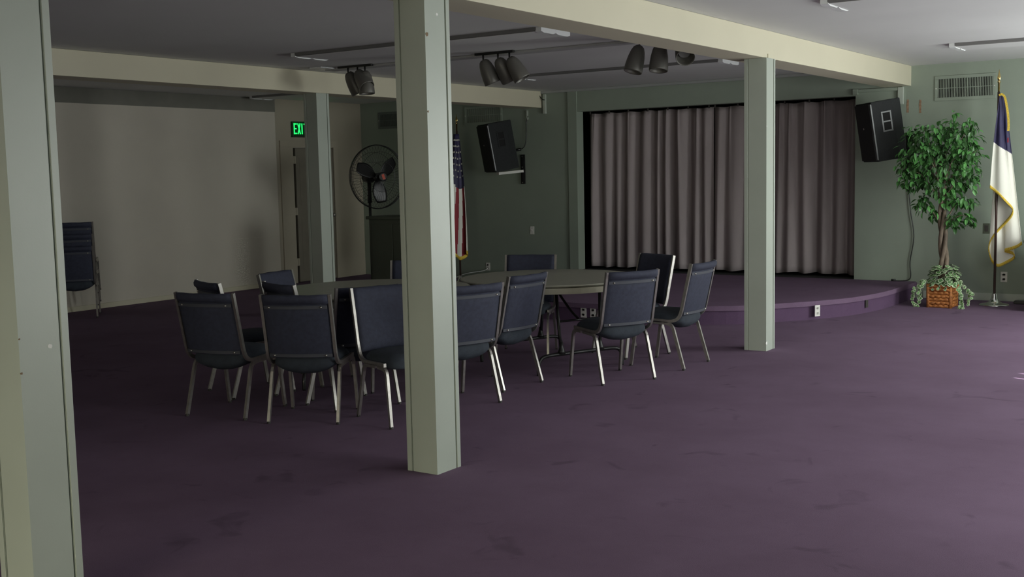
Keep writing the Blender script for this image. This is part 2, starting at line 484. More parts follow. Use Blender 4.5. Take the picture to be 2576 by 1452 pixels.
# curtains -----------------------------------------------------------------
def curtain(x0, x1, seed, label):
    rnd = random.Random(seed)
    t = thing('stage_curtain', label, 'curtain', ((x0+x1)/2, YS+.30, 0), group=None)
    xs = [0.0]
    while xs[-1] < x1-x0: xs.append(xs[-1]+rnd.uniform(.15, .27))
    k = (x1-x0)/xs[-1]; xs = [q*k for q in xs]
    amp = [rnd.uniform(.05, .11) for _ in xs]
    sh = [rnd.uniform(-.07, .07) for _ in xs]
    ridges = [(q+rnd.uniform(.05, .13), rnd.uniform(.012, .034)) for q in xs[:-1] if rnd.random() < .7]
    ztop, zbot = OZ-.02, ZS+.035
    def fn(u, v):
        x = u*(x1-x0)
        i = 0
        while i < len(xs)-2 and x > xs[i+1]: i += 1
        f = (x-xs[i])/(xs[i+1]-xs[i])
        w = v**.5
        fold = -(0.5-.5*math.cos(2*PI*f))**.8
        a = (amp[i]*(1-f)+amp[i+1]*f)
        y = fold*a*(.45+.75*w)
        y += .020*math.sin(x*23+seed)*(1-v)**.6*.9
        y += .012*math.sin(x*7.3+v*2.2+seed)
        for xc, am in ridges:
            g = (x-xc-.03*v*(am*60-1))/(.010+.055*v)
            if abs(g) < 3: y -= am*math.exp(-g*g)
        dx = (sh[i]*(1-f)+sh[i+1]*f)*v*.6
        edge = min(u, 1-u)*12
        dx *= min(1, edge)
        z = ztop+(zbot-ztop)*v
        if v > .97: z += .008*math.sin(x*19)
        if v < .02: z -= .012*(0.5-.5*math.cos(2*PI*x/.31))
        return V(x-(x1-x0)/2+dx, y, z)
    b = BM(); grid(b, 460, 26, fn)
    o = obj('drape', b, M['curtain'], t, smooth=True); solidify(o, .004)
    n = int((x1-x0)/.31)
    for q in range(n+1):
        x = -(x1-x0)/2+.04+q*(x1-x0-.08)/n
        b = BM(); box(b, x-.008, -.075, OZ-.035, x+.008, -.05, OZ+.0, bev=.003)
        obj('hook', b, M['slot'], t)
    b = BM(); box(b, -(x1-x0)/2, -.0, OZ+.01, (x1-x0)/2, .03, OZ+.04)
    obj('curtain_track', b, M['slot'], t)
curtain(OX[0]+.035, -6.19, 3, 'mauve grey stage curtain on the left, ending at the centre seam')
curtain(-6.185, OX[1]+.02, 8, 'mauve grey stage curtain on the right, passing behind the post')

# air grilles ---------------------------------------------------------------
def grille(x0, x1, z0, z1, label, m='sage', n=None):
    t = thing('air_grille', label, 'vent', ((x0+x1)/2, YS, (z0+z1)/2))
    w = (x1-x0)/2; h = (z1-z0)/2; fr = .035
    b = BM()
    for a in ((-w, -h, w, -h+fr), (-w, h-fr, w, h), (-w, -h+fr, -w+fr, h-fr), (w-fr, -h+fr, w, h-fr)):
        box(b, a[0], -.014, a[1], a[2], 0, a[3], bev=.003)
    obj('frame', b, M[m], t)
    b = BM(); box(b, -w+fr, -.003, -h+fr, w-fr, -.001, h-fr); obj('backing', b, M['void'], t)
    n = n or 34
    b = BM()
    for k in range(n):
        x = -w+fr+(k+.5)*(2*w-2*fr)/n
        box(b, x-.0035, -.012, -h+fr, x+.0035, -.003, h-fr, M=None)
    box(b, -w+fr, -.011, -.003, w-fr, -.005, .003)
    obj('louvers', b, M[m], t)
    for s in (-1, 1):
        b = BM(); lathe(b, [(.007, 0), (.005, .004)], 10, M=Matrix.Translation((s*(w-.016), -.014, 0)) @ Matrix.Rotation(PI/2, 4, 'X'))
        obj('screw', b, M['plate'], t)
grille(-3.325, -2.665, 2.275, 2.555, 'wide air grille high on the green wall beside the flag finial')
grille(-10.02, -9.345, 2.275, 2.545, 'dim air grille high above the left loudspeaker', 'sage')
grille(-11.69, -11.02, 2.285, 2.54, 'dim air grille high above the pedestal fan', 'sage_dark')

# conduits --------------------------------------------------------------
t = thing('conduit', 'grey surface conduit with a junction box where the bright beam meets the wall', 'conduit', (-3.70, YS, 2.4))
bm = BM(); box(bm, -.035, -.035, -.14, .03, 0, .06, bev=.004); obj('vertical_duct', bm, M['sage_post'], t)
bm = BM(); box(bm, -.50, -.03, .02, -.035, 0, .058, bev=.004); obj('horizontal_duct', bm, M['sage'], t)
bm = BM(); box(bm, -.56, -.045, -.005, -.50, 0, .062, bev=.004); obj('junction_box', bm, M['sage'], t)
t = thing('conduit', 'short grey conduit on the wall at the far end of the dim beam', 'conduit', (-8.62, YS, 2.4))
bm = BM(); box(bm, -.015, -.03, -.02, .03, 0, .25, bev=.004); obj('vertical_duct', bm, M['sage_post'], t)
bm = BM(); tube(bm, smooth_path([(-.06, -.04, .27), (-.045, -.05, .22), (-.01, -.045, .18), (.02, -.035, .17)]), .006, 6); obj('wire_loop', bm, M['black'], t, smooth=True)
for x, z, s, lb in ((-3.625, 2.235, .016, 'left of two brown bare patches on the wall beside the right loudspeaker'), (-3.485, 2.225, .015, 'right of two brown bare patches on the wall beside the right loudspeaker')):
    b = BM()
    pts = []
    for k in range(12):
        zz = -.075+.15*k/11; pts.append((-s*random.uniform(.6, 1), zz))
    for k in range(11, -1, -1):
        zz = -.075+.15*k/11; pts.append((s*random.uniform(.6, 1), zz))
    f0 = [b.verts.new((a, 0, c)) for a, c in pts]; f1 = [b.verts.new((a, -.003, c)) for a, c in pts]
    b.faces.new(f1)
    for k in range(24): b.faces.new((f0[k], f0[(k+1) % 24], f1[(k+1) % 24], f1[k]))
    tag(obj('bare_patch', b, M['scar'], loc=(x, YS, z)), lb, 'patch')

# loudspeakers --------------------------------------------------------------
def speaker(P, yaw, tilt, label, cup):
    """local +y... front faces -Y local before yaw"""
    t = thing('loudspeaker', label, 'loudspeaker', P, rot=(tilt, 0, yaw))
    w, d, h = .21, .19, .335
    poly = [(-w, -d), (w, -d), (w, .06), (w*.62, d), (-w*.62, d), (-w, .06)]
    b = BM(); prism(b, poly, -h, h)
    bmesh.ops.bevel(b, geom=b.edges[:], offset=.006, segments=2, affect='EDGES')
    obj('cabinet', b, M['blackmatte'], t)
    b = BM(); box(b, -w+.015, -d-.022, -h+.015, w-.022, -d-.001, h-.015, bev=.006)
    obj('grille', b, M['grille'], t)
    b = BM(); box(b, w-.022, -d-.012, -h+.02, w+.001, -d+.006, h-.02, bev=.003)
    obj('edge_strip', b, M['greytrim'], t)
    b = BM()
    fr = .018; hw, hh = .06, .115
    for a in ((-hw, -hh, hw, -hh+fr), (-hw, hh-fr, hw, hh), (-hw, -hh+fr, -hw+fr, hh-fr), (hw-fr, -hh+fr, hw, hh-fr), (-hw+fr, -.01, hw-fr, .008)):
        box(b, w, a[0]-.03, a[1]+.10, w+.006, a[2]-.03, a[3]+.10, bev=.002)
    hc = obj('handle_cup', b, M[cup], t)
    b = BM(); box(b, w-.0, -hw+fr-.03, -hh+fr+.10, w+.001, hw-fr-.03, hh-fr+.10); obj('cup_recess', b, M['void'], hc)
    b = BM(); lathe(b, [(.012, 0), (.009, .004)], 12, M=Matrix.Translation((-.02, -d-.022, .05)) @ Matrix.Rotation(PI/2, 4, 'X'))
    obj('badge', b, M['steel'], t)
    return t
sx, sy, sz = -3.79, 13.20, 1.955
speaker((sx, sy, sz), math.radians(-50), math.radians(9), 'black loudspeaker tilted on the wall left of the potted tree', 'greytrim')
lx, ly, lz = -9.07, 13.12, 1.935
speaker((lx, ly, lz), math.radians(-34), math.radians(10), 'black loudspeaker tilted on the dark wall above the switch plate', 'blackmatte')
def wall_bracket(x, y, z, tx, label, dark):
    t = thing('speaker_bracket', label, 'bracket', (x, YS, z))
    b = BM(); box(b, -.035, -.018, -.22, .035, 0, .2, bev=.003); box(b, -.012, -.03, -.21, .012, -.018, .19)
    obj('wall_rail', b, M['black'], t)
    b = BM(); tube(b, [(0, -.03, -.035), (tx-x, y-YS, -.065)], 0, prof=[(-.018, -.03), (.018, -.03), (.018, .03), (-.018, .03)], ref=(0, 0, 1))
    obj('arm', b, M['plate'] if not dark else M['black'], t)
    for q in (-.2, .17, .02):
        b = BM(); lathe(b, [(.008, 0), (.008, .005)], 8, M=Matrix.Translation((0, -.03, q)) @ Matrix.Rotation(PI/2, 4, 'X'))
        obj('bolt', b, M['steel'], t)
wall_bracket(-9.0, ly+.05, 1.62, -9.14, 'black wall rail with a pale arm under the left loudspeaker', False)
wall_bracket(-3.60, sy+.05, 1.70, -3.74, 'black wall bracket half hidden behind the potted tree', True)
# cables
t = thing('speaker_cable', 'black cable looping down the wall to the left loudspeaker', 'cable', (0, 0, 0))
bm = BM(); tube(bm, smooth_path([(-8.90, YS-.012, 2.36), (-8.925, YS-.02, 2.25), (-8.93, YS-.02, 2.05), (-8.96, YS-.03, 1.93), (-9.02, YS-.06, 1.89), (-9.06, YS-.16, 1.87)]), .007, 6)
obj('cord', bm, M['black'], t, smooth=True)
bm = BM(); tube(bm, [(-9.0, YS-.05, 1.895), (-9.09, YS-.10, 1.88)], .02, 10); obj('plug', bm, M['black'], t, smooth=True)
bm = BM(); box(bm, -8.93, YS-.02, 2.31, -8.90, YS, 2.44, bev=.003); obj('duct', bm, M['sage_post'], t)
t = thing('speaker_cable', 'thin black cable down the wall between the stage and the potted tree', 'cable', (0, 0, 0))
bm = BM(); tube(bm, smooth_path([(-3.64, YS-.03, 1.60), (-3.60, YS-.02, 1.3), (-3.57, YS-.02, 1.0), (-3.53, YS-.02, .72), (-3.57, YS-.02, .42), (-3.56, YS-.02, .27), (-3.58, YS-.025, .21), (-3.66, YS-.05, ZS+.006), (-3.73, YS-.07, ZS+.007)]), .006, 6)
obj('cord', bm, M['black'], t, smooth=True)
bm = BM(); tube(bm, [(-3.72, YS-.07, ZS+.014), (-3.77, YS-.08, ZS+.014)], .013, 10); obj('plug', bm, M['black'], t, smooth=True)

# fluorescent fixtures -------------------------------------------------------
def fixture(x0, x1, y0, y1, label):
    t = thing('fluorescent_fixture', label, 'light fixture', ((x0+x1)/2, (y0+y1)/2, HC), group=None)
    L = (x1-x0)/2; W = (y1-y0)/2
    b = BM()
    prof = [(-W, 0), (-W, -.026), (-W+.01, -.031), (W-.01, -.031), (W, -.026), (W, 0)]
    a = [b.verts.new((-L+.05, y, z)) for y, z in prof]; c = [b.verts.new((L-.05, y, z)) for y, z in prof]
    for k in range(6): b.faces.new((a[k], a[(k+1) % 6], c[(k+1) % 6], c[k]))
    b.faces.new(a); b.faces.new(c)
    hs = obj('housing', b, M['fix'], t)
    b = BM(); box(b, -L+.055, -W+.014, -.034, L-.055, W-.014, -.031, bev=.001); obj('diffuser', b, M['ceil'], t)
    for s in (-1, 1):
        b = BM()
        for yy in (-W*.5, W*.5):
            pr = [(yy-W*.495, -.001), (yy-W*.495, -.034), (yy-W*.3, -.044), (yy+W*.3, -.044), (yy+W*.495, -.034), (yy+W*.495, -.001)]
            xa = sorted((s*(L-.055), s*L))
            a = [b.verts.new((xa[0], y, z)) for y, z in pr]; c = [b.verts.new((xa[1], y, z)) for y, z in pr]
            for k in range(6): b.faces.new((a[k], a[(k+1) % 6], c[(k+1) % 6], c[k]))
            b.faces.new(a); b.faces.new(c)
        obj('end_cap', b, M['white'], t)
fixture(-2.66, .08, 7.75, 8.2, 'fluorescent fixture at the top right edge of the near ceiling')
fixture(-2.66, .08, 11.4, 11.85, 'fluorescent fixture on the near ceiling above the wall grille')
fixture(-7.58, -4.85, 7.63, 8.07, 'long fluorescent fixture crossing the middle ceiling behind the near post')
fixture(-7.48, -4.85, 11.13, 11.56, 'long fluorescent fixture on the middle ceiling closest to the curtains')
fixture(-7.58, -4.85, 4.13, 4.56, 'fluorescent fixture on the middle ceiling, almost cut off by the top edge')
fixture(-11.85, -9.4, 11.1, 11.5, 'faint fluorescent fixture on the dark ceiling beyond the far beam')
bm = BM(); box(bm, -8.40, 8.95, HC-.022, B1[0]-.001, 9.10, HC-.0005, bev=.004)
struct('trim_6', bm, M['duct'])
bm = BM(); box(bm, -8.42, 8.74, HC-.012, -8.26, 9.02, HC-.0005, bev=.003)
tag(obj('ceiling_plate', bm, M['white']), 'white plate on the ceiling beside the leftmost track lamps', 'plate')

# track lamps --------------------------------------------------------------
def head_bm():
    b = BM()
    prof = [(.004, 0), (.025, -.002), (.042, -.018), (.055, -.05), (.065, -.10), (.071, -.16), (.073, -.215), (.071, -.225), (.066, -.222), (.064, -.20), (.055, -.12), (.004, -.10)]
    lathe(b, [(r_*1.12, z_*1.06) for r_, z_ in prof], 24)
    return b
def track(P, L, heads, label):
    t = thing('track_light', label, 'track light', P, 0, 'track lights on the middle ceiling')
    b = BM(); box(b, -L/2, -.018, -.022, L/2, .018, 0, bev=.003); obj('track', b, M['black'], t)
    for x, tr, tf, dz in heads:
        R = Vector((.828, .56, 0)); F = Vector((-.56, .828, 0))
        d = (Vector((0, 0, -1))+R*math.tan(math.radians(tr))+F*math.tan(math.radians(tf))).normalized()
        q = Vector((0, 0, -1)).rotation_difference(d)
        h = obj('lamp_head', head_bm(), M['lamp'], t, smooth=True, loc=(x, 0, -.065-dz), rot=q.to_euler())
        qi = q.inverted().to_matrix().to_4x4()
        b = BM(); tube(b, [(0, 0, .045+dz), (0, 0, 0.005), tuple(d*.03)], .009, 8)
        for v in b.verts: v.co = qi @ v.co
        obj('stem', b, M['black'], h, smooth=True)
        b = BM(); lathe(b, [(.05, 0), (.05, -.003)], 20, M=Matrix.Translation((0, 0, -.16))); obj('bulb_face', b, M['fix'], h)
track((-7.93, 8.90, HC), .46, [(-.10, 26, 10, 0), (.03, 32, -35, 0), (.13, 4, -4, 0)], 'leftmost track light, its lamps before the dim cream beam')
track((-6.17, 8.88, HC), .44, [(-.13, 22, 5, 0), (.04, 28, 20, 0), (.17, 30, -5, 0)], 'middle track light, just right of the full-height post')
track((-4.44, 8.88, HC), .52, [(-.20, -16, -8, 0), (.00, -6, -10, 0), (.21, -2, -50, 0)], 'rightmost track light, partly hidden by the bright cream beam')

# EXIT sign -----------------------------------------------------------------
t = thing('exit_sign', 'green lit EXIT sign over the door, left of the far post', 'exit sign', (XW-.03, 12.245, 2.275), -PI/2)
# local: x -> -Y world after rot -90 ... use explicit world-like axes instead
t.rotation_euler = (0, 0, PI/2)   # local +x -> world +Y, local -y -> world +X
bm = BM(); box(bm, -.165, -.045, -.105, .165, 0, .105, bev=.004); obj('housing', bm, M['exitface'], t)
bm = BM(); box(bm, -.17, -.05, -.125, .17, -.0, -.106, bev=.003); obj('bottom_rail', bm, M['slot'], t)
def letter(segs, x):
    b = BM()
    for (a0, c0, a1, c1, w) in segs:
        p = Vector((a0, 0, c0)); q = Vector((a1, 0, c1)); d = (q-p).normalized(); n = Vector((-d.z, 0, d.x))*w/2
        vs = [p-n, q-n, q+n, p+n]
        lo = [b.verts.new((v.x+x, -.046, v.z)) for v in vs]; hi = [b.verts.new((v.x+x, -.050, v.z)) for v in vs]
        b.faces.new(hi); b.faces.new(lo[::-1])
        for k in range(4): b.faces.new((lo[k], lo[(k+1) % 4], hi[(k+1) % 4], hi[k]))
    obj('letter', b, M['exit'], t)
H = .078; st = .018
letter([(-.025, -H, -.025, H, st), (-.03, H-.009, .027, H-.009, st), (-.03, 0, .02, 0, st), (-.03, -H+.009, .027, -H+.009, st)], -.115)
letter([(-.024, -H, .024, H, st), (-.024, H, .024, -H, st)], -.042)
letter([(0, -H, 0, H, st)], .020)
letter([(0, -H, 0, H, st), (-.03, H-.009, .03, H-.009, st)], .088)

# door --------------------------------------------------------------------
r = bpy.data.objects.new('door_1', None); r.location = (XW-.03, DY0, 0); put(r); r['kind'] = 'structure'
bm = BM()
box(bm, 0, -.27, 0, .022, -.012, DZ+.02, bev=.003); box(bm, 0, DY1-DY0, 0, .022, DY1-DY0+.10, DZ+.10, bev=.003); box(bm, 0, -.27, DZ+.005, .026, DY1-DY0+.10, DZ+.10, bev=.003)
obj('door_frame', bm, M['tan_wall'], r)
bm = BM(); box(bm, -.03, .045, .01, .008, DY1-DY0-.01, DZ-.01, bev=.003)
box(bm, .008, .12, 1.15, .012, .73, 1.85, bev=.002); box(bm, .008, .12, .2, .012, .73, .95, bev=.002)
obj('door_leaf', bm, mat('door_paint', (.20, .18, .14), .6, var=.05), r)
bm = BM(); box(bm, -.13, .003, .003, -.11, DY1-DY0-.003, DZ-.003); obj('gap_shade_panel', bm, M['void'], r)  # black panel added behind the leaf, standing in for shade in the gap
for z in (.31, 1.06, 1.82):
    bm = BM(); box(bm, -.006, -.006, z-.055, .01, .05, z+.055, bev=.002); tube(bm, [(.012, .02, z-.05), (.012, .02, z+.05)], .007, 8)
    obj('hinge', bm, M['tan_wall'], r)
bm = BM(); lathe(bm, [(.012, 0), (.012, .035), (.028, .045), (.030, .065), (.018, .078), (.003, .08)], 16, M=Matrix.Translation((.012, .77, .98)) @ Matrix.Rotation(PI/2, 4, 'Y'))
obj('door_knob', bm, M['steel'], r, smooth=True)

# chairs ---------------------------------------------------------------------
RECT = [(-.011, -.009), (.011, -.009), (.011, .009), (-.011, .009)]
def make_chair():
    t = thing('banquet_chair', 'x', 'chair')
    W = .222
    for s in (-1, 1):
        p = smooth_path([(s*W, -.305, .832), (s*W, -.279, .72), (s*W, -.24, .55), (s*W, -.218, .455), (s*W, -.190, .403), (s*W, -.14, .381), (s*W, -.06, .379), (s*W, .155, .387)], 4)
        b = BM(); tube(b, p, 0, prof=[(-.009, -.012), (.009, -.012), (.009, .012), (-.009, .012)], ref=(1, 0, 0))
        obj('side_rail', b, M['steel'], t)
        p = smooth_path([(s*W, .03, .366), (s*W, -.09, .360), (s*W, -.130, .348), (s*W, -.150, .318)], 4)+[Vector((s*(W+.006), -.24, .012))]
        b = BM(); tube(b, p, 0, prof=[(-.009, -.012), (.009, -.012), (.009, .012), (-.009, .012)], ref=(1, 0, 0))
        g = obj('leg', b, M['steel'], t)
        b = BM(); tube(b, [(s*(W+.006), -.239, .016), (s*(W+.006), -.242, 0.0)], .0125, 8); obj('glide', b, M['rubber'], g)
        p = smooth_path([(s*W, .06, .366), (s*W, .13, .364), (s*W, .165, .350), (s*W, .178, .318)], 4)+[Vector((s*(W+.004), .222, .012))]
        b = BM(); tube(b, p, 0, prof=[(-.009, -.012), (.009, -.012), (.009, .012), (-.009, .012)], ref=(1, 0, 0))
        g = obj('leg', b, M['steel'], t)
        b = BM(); tube(b, [(s*(W+.004), .222, .016), (s*(W+.004), .224, 0.0)], .0125, 8); obj('glide', b, M['rubber'], g)
    # seat: bulging cushion
    b = BM()
    def seat(u, v):
        a = 2*PI*u; ph = -PI/2+PI*v
        def se(c, e): return math.copysign(abs(c)**e, c)
        cx = se(math.cos(a), .35)*se(math.cos(ph), .4); cy = se(math.sin(a), .35)*se(math.cos(ph), .4); cz = se(math.sin(ph), .7)
        x = .205*cx; y = .215*cy+.0
        if cz < 0: z = .385+cz*(.028+.055*(1-(x/.205)**2)*max(0, min(1, .6-y/.3)))
        else: z = .385+cz*(.058+.012*(1-(x/.205)**2))
        if y > .12: z -= (y-.12)*.12
        return V(x, y, z)
    grid(b, 36, 16, seat)
    bmesh.ops.remove_doubles(b, verts=b.verts, dist=.0005)
    obj('seat', b, M['navyseat'], t, smooth=True)
    # backrest with roll and curved panel (closed shell)
    def by(z): return -.238-(z-.55)*.232
    def bulge(x): return -.030*(1-(x/.21)**2)
    b = BM()
    n = 14
    prof = []
    # (offset_back, z) loop: rear side from bottom to top, then front side down
    rear = [(.008, .424), (.012, .436), (.012, .60), (.012, .70), (.010, .762), (.004, .769), (.026, .776), (.042, .795), (.040, .815), (.022, .832)]
    front = [(-.004, .830), (-.018, .815), (-.024, .78), (-.026, .70), (-.036, .58), (-.036, .50), (-.022, .434), (-.006, .422)]
    loop = rear+front
    rings = []
    for i in range(n+1):
        x = -.211+.422*i/n
        e = 1-abs(2*i/n-1)**6
        rings.append([b.verts.new((x, by(z)-bulge(x)*-1-o*(.55+.45*e), z+(.0012*math.sin(i*1.1) if z > .8 else 0))) for o, z in loop])
    m = len(loop)
    for i in range(n):
        for k in range(m): b.faces.new((rings[i][k], rings[i][(k+1) % m], rings[i+1][(k+1) % m], rings[i+1][k]))
    b.faces.new(rings[0]); b.faces.new(rings[-1][::-1])
    back = obj('backrest', b, M['navy'], t, smooth=True)
    for zc in (.752, .440):
        b = BM()
        def bf(u, v, zc=zc):
            x = -.205+.41*u
            return V(x, by(zc)+bulge(x)-.0145-(.002), zc-.010+.020*v)
        grid(b, 14, 1, bf)
        o = obj('trim_band', b, M['band'], back); solidify(o, .003)
        for s in (-1, 1):
            b = BM(); bmesh.ops.create_icosphere(b, subdivisions=2, radius=.0075, matrix=Matrix.Translation((s*.168, by(zc)+bulge(.168)-.019, zc)))
            obj('rivet', b, M['rivet'], back, smooth=True)
    return t

chair0 = make_chair()
def copy_tree(o, parent=None):
    c = o.copy(); COL.objects.link(c); c.parent = parent
    for ch in list(o.children): copy_tree(ch, c)
    return c
_used = False
def place_chair(x, y, deg, label, group, z=0.0):
    global _used
    if not _used: o = chair0; _used = True
    else: o = copy_tree(chair0)
    o.location = (x, y, z); o.rotation_euler = (0, 0, math.radians(deg))
    o['label'] = label
    if group: o['group'] = group
    return o
def by_feet(rl, deg, label, group='navy chairs around the round tables', z=0.0):
    """place so that the rear-left foot stands at rl"""
    a = math.radians(deg)
    lx_, ly_ = -.228, -.24
    x = rl[0]-(lx_*math.cos(a)-ly_*math.sin(a)); y = rl[1]-(lx_*math.sin(a)+ly_*math.cos(a))
    return place_chair(x, y, deg, label, group, z)
by_feet((-5.93, 4.885), 12, 'leftmost of the front navy chairs, seen from behind')
by_feet((-5.275, 4.985), 26, 'front navy chair seen squarely from behind, second of the front chairs from the left')
by_feet((-5.13, 5.455), 64, 'dark chair back squeezed between the squarely seen chair and the bluish one')
by_feet((-4.725, 5.84), -113, 'bluish chair turned away from the table, cut off by the full-height post')
by_feet((-4.50, 5.80), 70, 'navy chair whose back emerges right of the full-height post')
by_feet((-4.53, 6.54), 86, 'slanted navy chair second to the right of the full-height post')
by_feet((-4.03, 7.09), 62, 'navy chair with long pale legs before the right round table')
by_feet((-3.785, 7.93), 90, 'narrow-looking rightmost navy chair, nearest the stage-side post')
by_feet((-4.245, 8.61), 156.5, 'black-looking chair facing the camera between the two rightmost chairs')
by_feet((-5.23, 8.39), -157, 'teal-dark chair behind the right table, against the grey wall')
by_feet((-5.845, 7.58), -150, 'navy chair behind the left table, its pale rail before the green cabinet')
by_feet((-6.50, 5.57), -20, 'small dark chair back peeking above the front-left chair')
by_feet((-6.39, 6.42), -78, 'bluish chair at the left end of the table with a pale rail')
by_feet((-5.90, 5.66), -17, 'dark low chair back just below the bluish one at the table end')
# stack by the left wall
for k, lb in enumerate(('lowest chair of the stack by the left wall', 'middle chair of the stack by the left wall', 'topmost chair of the stack by the left wall')):
    a = math.radians(6)
    by_feet((-11.53-.052*k, 7.69+.046*k), 50, lb, 'stacked navy chairs by the left wall', z=.135*k)

# round tables ------------------------------------------------------------------
def make_table():
    t = thing('round_table', 'x', 'table')
    R = .74
    b = BM(); lathe(b, [(.01, .688), (R-.03, .688), (R-.012, .692), (R, .701), (R-.004, .709), (R-.02, .711), (.01, .711)], 72)
    obj('tabletop', b, M['table'], t)
    b = BM(); lathe(b, [(R-.022, .640), (R-.018, .640), (R-.012, .660), (R-.006, .686), (R-.03, .687), (R-.04, .67)], 72)
    obj('rim', b, M['rim'], t)
    for s in (-1, 1):
        b = BM()
        p = smooth_path([(s*.43, -.41, 0.0), (s*.43, -.41, .07), (s*.43, -.385, .125), (s*.43, -.32, .145), (s*.43, -.15, .147), (s*.43, .15, .147), (s*.43, .32, .145), (s*.43, .385, .125), (s*.43, .41, .07), (s*.43, .41, 0.0)], 4)
        tube(b, p, .0145, 8)
        f = obj('leg_frame', b, M['black'], t, smooth=True)
        for q in (-1, 1):
            b = BM(); tube(b, [(s*.43, q*.19, .15), (s*.42, q*.20, .3), (s*.40, q*.215, .687)], [.013, .013, .013], 8)
            lathe(b, [(.034, .150), (.026, .175), (.015, .21), (.013, .24)], 12, M=Matrix.Translation((s*.43, q*.19, 0)))
            obj('leg', b, M['black'], f, smooth=True)
        b = BM(); tube(b, smooth_path([(s*.415, 0, .40), (s*.30, 0, .46), (s*.12, 0, .60), (s*.08, 0, .686)]), .010, 8); tube(b, [(s*.415, -.2, .40), (s*.415, .2, .40)], .008, 8)
        obj('brace', b, M['black'], f, smooth=True)
    return t
tb = make_table()
tb.location = (-4.89, 7.75, 0); tb.rotation_euler = (0, 0, math.radians(-23.5+180)); tb.scale = (.985, .985, 1)
tag(tb, 'round folding table on the right, nearest the stage', 'table', 'round folding tables')
t2 = copy_tree(tb); t2.location = (-5.66, 6.47, 0); t2.rotation_euler = (0, 0, math.radians(25)); t2.scale = (1, 1, 1)
tag(t2, 'round folding table on the left, behind the squarely seen chair', 'table', 'round folding tables')

# green cabinet and fan --------------------------------------------------------
t = thing('painted_cabinet', 'dark green painted cabinet beneath the pedestal fan', 'cabinet', (-9.29, 11.25, 0))
bm = BM(); box(bm, -.385, -.22, 0, .385, .22, 1.005, bev=.004); obj('body', bm, M['darkgreen'], t)
bm = BM(); box(bm, -.425, -.25, 1.005, .425, .23, 1.045, bev=.006); obj('top', bm, M['darkgreen'], t)
bm = BM(); box(bm, -.35, -.228, .08, -.01, -.22, .95, bev=.003); obj('door', bm, M['darkgreen'], t)
bm = BM(); box(bm, .01, -.228, .08, .35, -.22, .95, bev=.003); obj('door', bm, M['darkgreen'], t)
def fan():
    fx, fy, fz = -10.02, 11.62, 1.545
    t = thing('pedestal_fan', 'large black pedestal fan with a round wire guard', 'fan', (fx, fy, 0))
    na = math.radians(-17)
    n = V(math.cos(na), math.sin(na), 0)
    s = V(-n.y, n.x, 0)
    R = .425
    def P(r, a, d): return V(0, 0, fz)+n*d+s*(r*math.cos(a))+V(0, 0, r*math.sin(a))
    b = BM()
    def ring(r, d, th): tube(b, [P(r, 2*PI*k/64, d) for k in range(64)]+[P(r, 0, d)], th, 6, caps=False)
    ring(R, .0, .0065); ring(R-.003, .03, .004); ring(R-.003, -.03, .004)
    for r_, d in ((.33, .09), (.2, .115), (.33, -.09), (.2, -.12)): ring(r_, d, .0022)
    for side in (1, -1):
        for k in range(56):
            a = 2*PI*k/56
            tube(b, [P(R, a, 0), P(R*.93, a+.02*side, side*.05), P(R*.7, a+.06*side, side*.098), P(R*.35, a+.12*side, side*.125), P(.065, a+.2*side, side*.128)], .0014, 4)
    obj('wire_guard', b, M['black'], t)
    for k in range(3):
        a0 = math.radians((150, 32, 272)[k])
        b = BM()
        def bl(u, v):
            r = .05+.30*u
            w = .45+.85*math.sin(PI*min(1, u*.82+.12))*.75
            a = a0+(v-.5)*w*(.17/(r*.55+.08))+.12*u
            return P(r, a, .025*(v-.5)*2*(1-u*.3))
        grid(b, 12, 8, bl)
        o = obj('blade', b, M['black'], t, smooth=True); solidify(o, .003)
    ry = Matrix.Rotation(na, 4, 'Z') @ Matrix.Rotation(PI/2, 4, 'Y')
    b = BM(); lathe(b, [(.055, -.03), (.055, .03), (.03, .04)], 24, M=Matrix.Translation((0, 0, fz)) @ ry); obj('hub', b, M['black'], t, smooth=False)
    b = BM(); lathe(b, [(.062, .125), (.062, .137), (.05, .142)], 24, M=Matrix.Translation((0, 0, fz)) @ ry); hb = obj('badge', b, M['black'], t)
    b = BM(); Mx = Matrix.Translation((0, 0, fz)) @ ry; box(b, -.035, -.02, .1425, .035, .02, .144, M=Mx @ Matrix.Rotation(.35, 4, 'Z')); obj('red_emblem', b, M['redbadge'], hb)
    b = BM(); lathe(b, [(.03, -.32), (.07, -.30), (.075, -.16), (.05, -.13)], 24, M=Matrix.Translation((0, 0, fz)) @ ry); obj('motor', b, M['black'], t, smooth=True)
    o = n*-.22
    b = BM(); tube(b, [(o.x, o.y, .04), (o.x, o.y, fz-.06)], .019, 12); obj('pole', b, M['black'], t, smooth=True)
    b = BM(); tube(b, [(o.x, o.y, fz-.35), (o.x, o.y, fz-.07)], .028, 12); obj('height_collar', b, M['black'], t, smooth=True)
    b = BM(); lathe(b, [(.26, 0), (.26, .012), (.22, .03), (.04, .05), (.035, .09)], 32, M=Matrix.Translation((o.x, o.y, 0))); obj('base', b, M['black'], t, smooth=True)
fan()

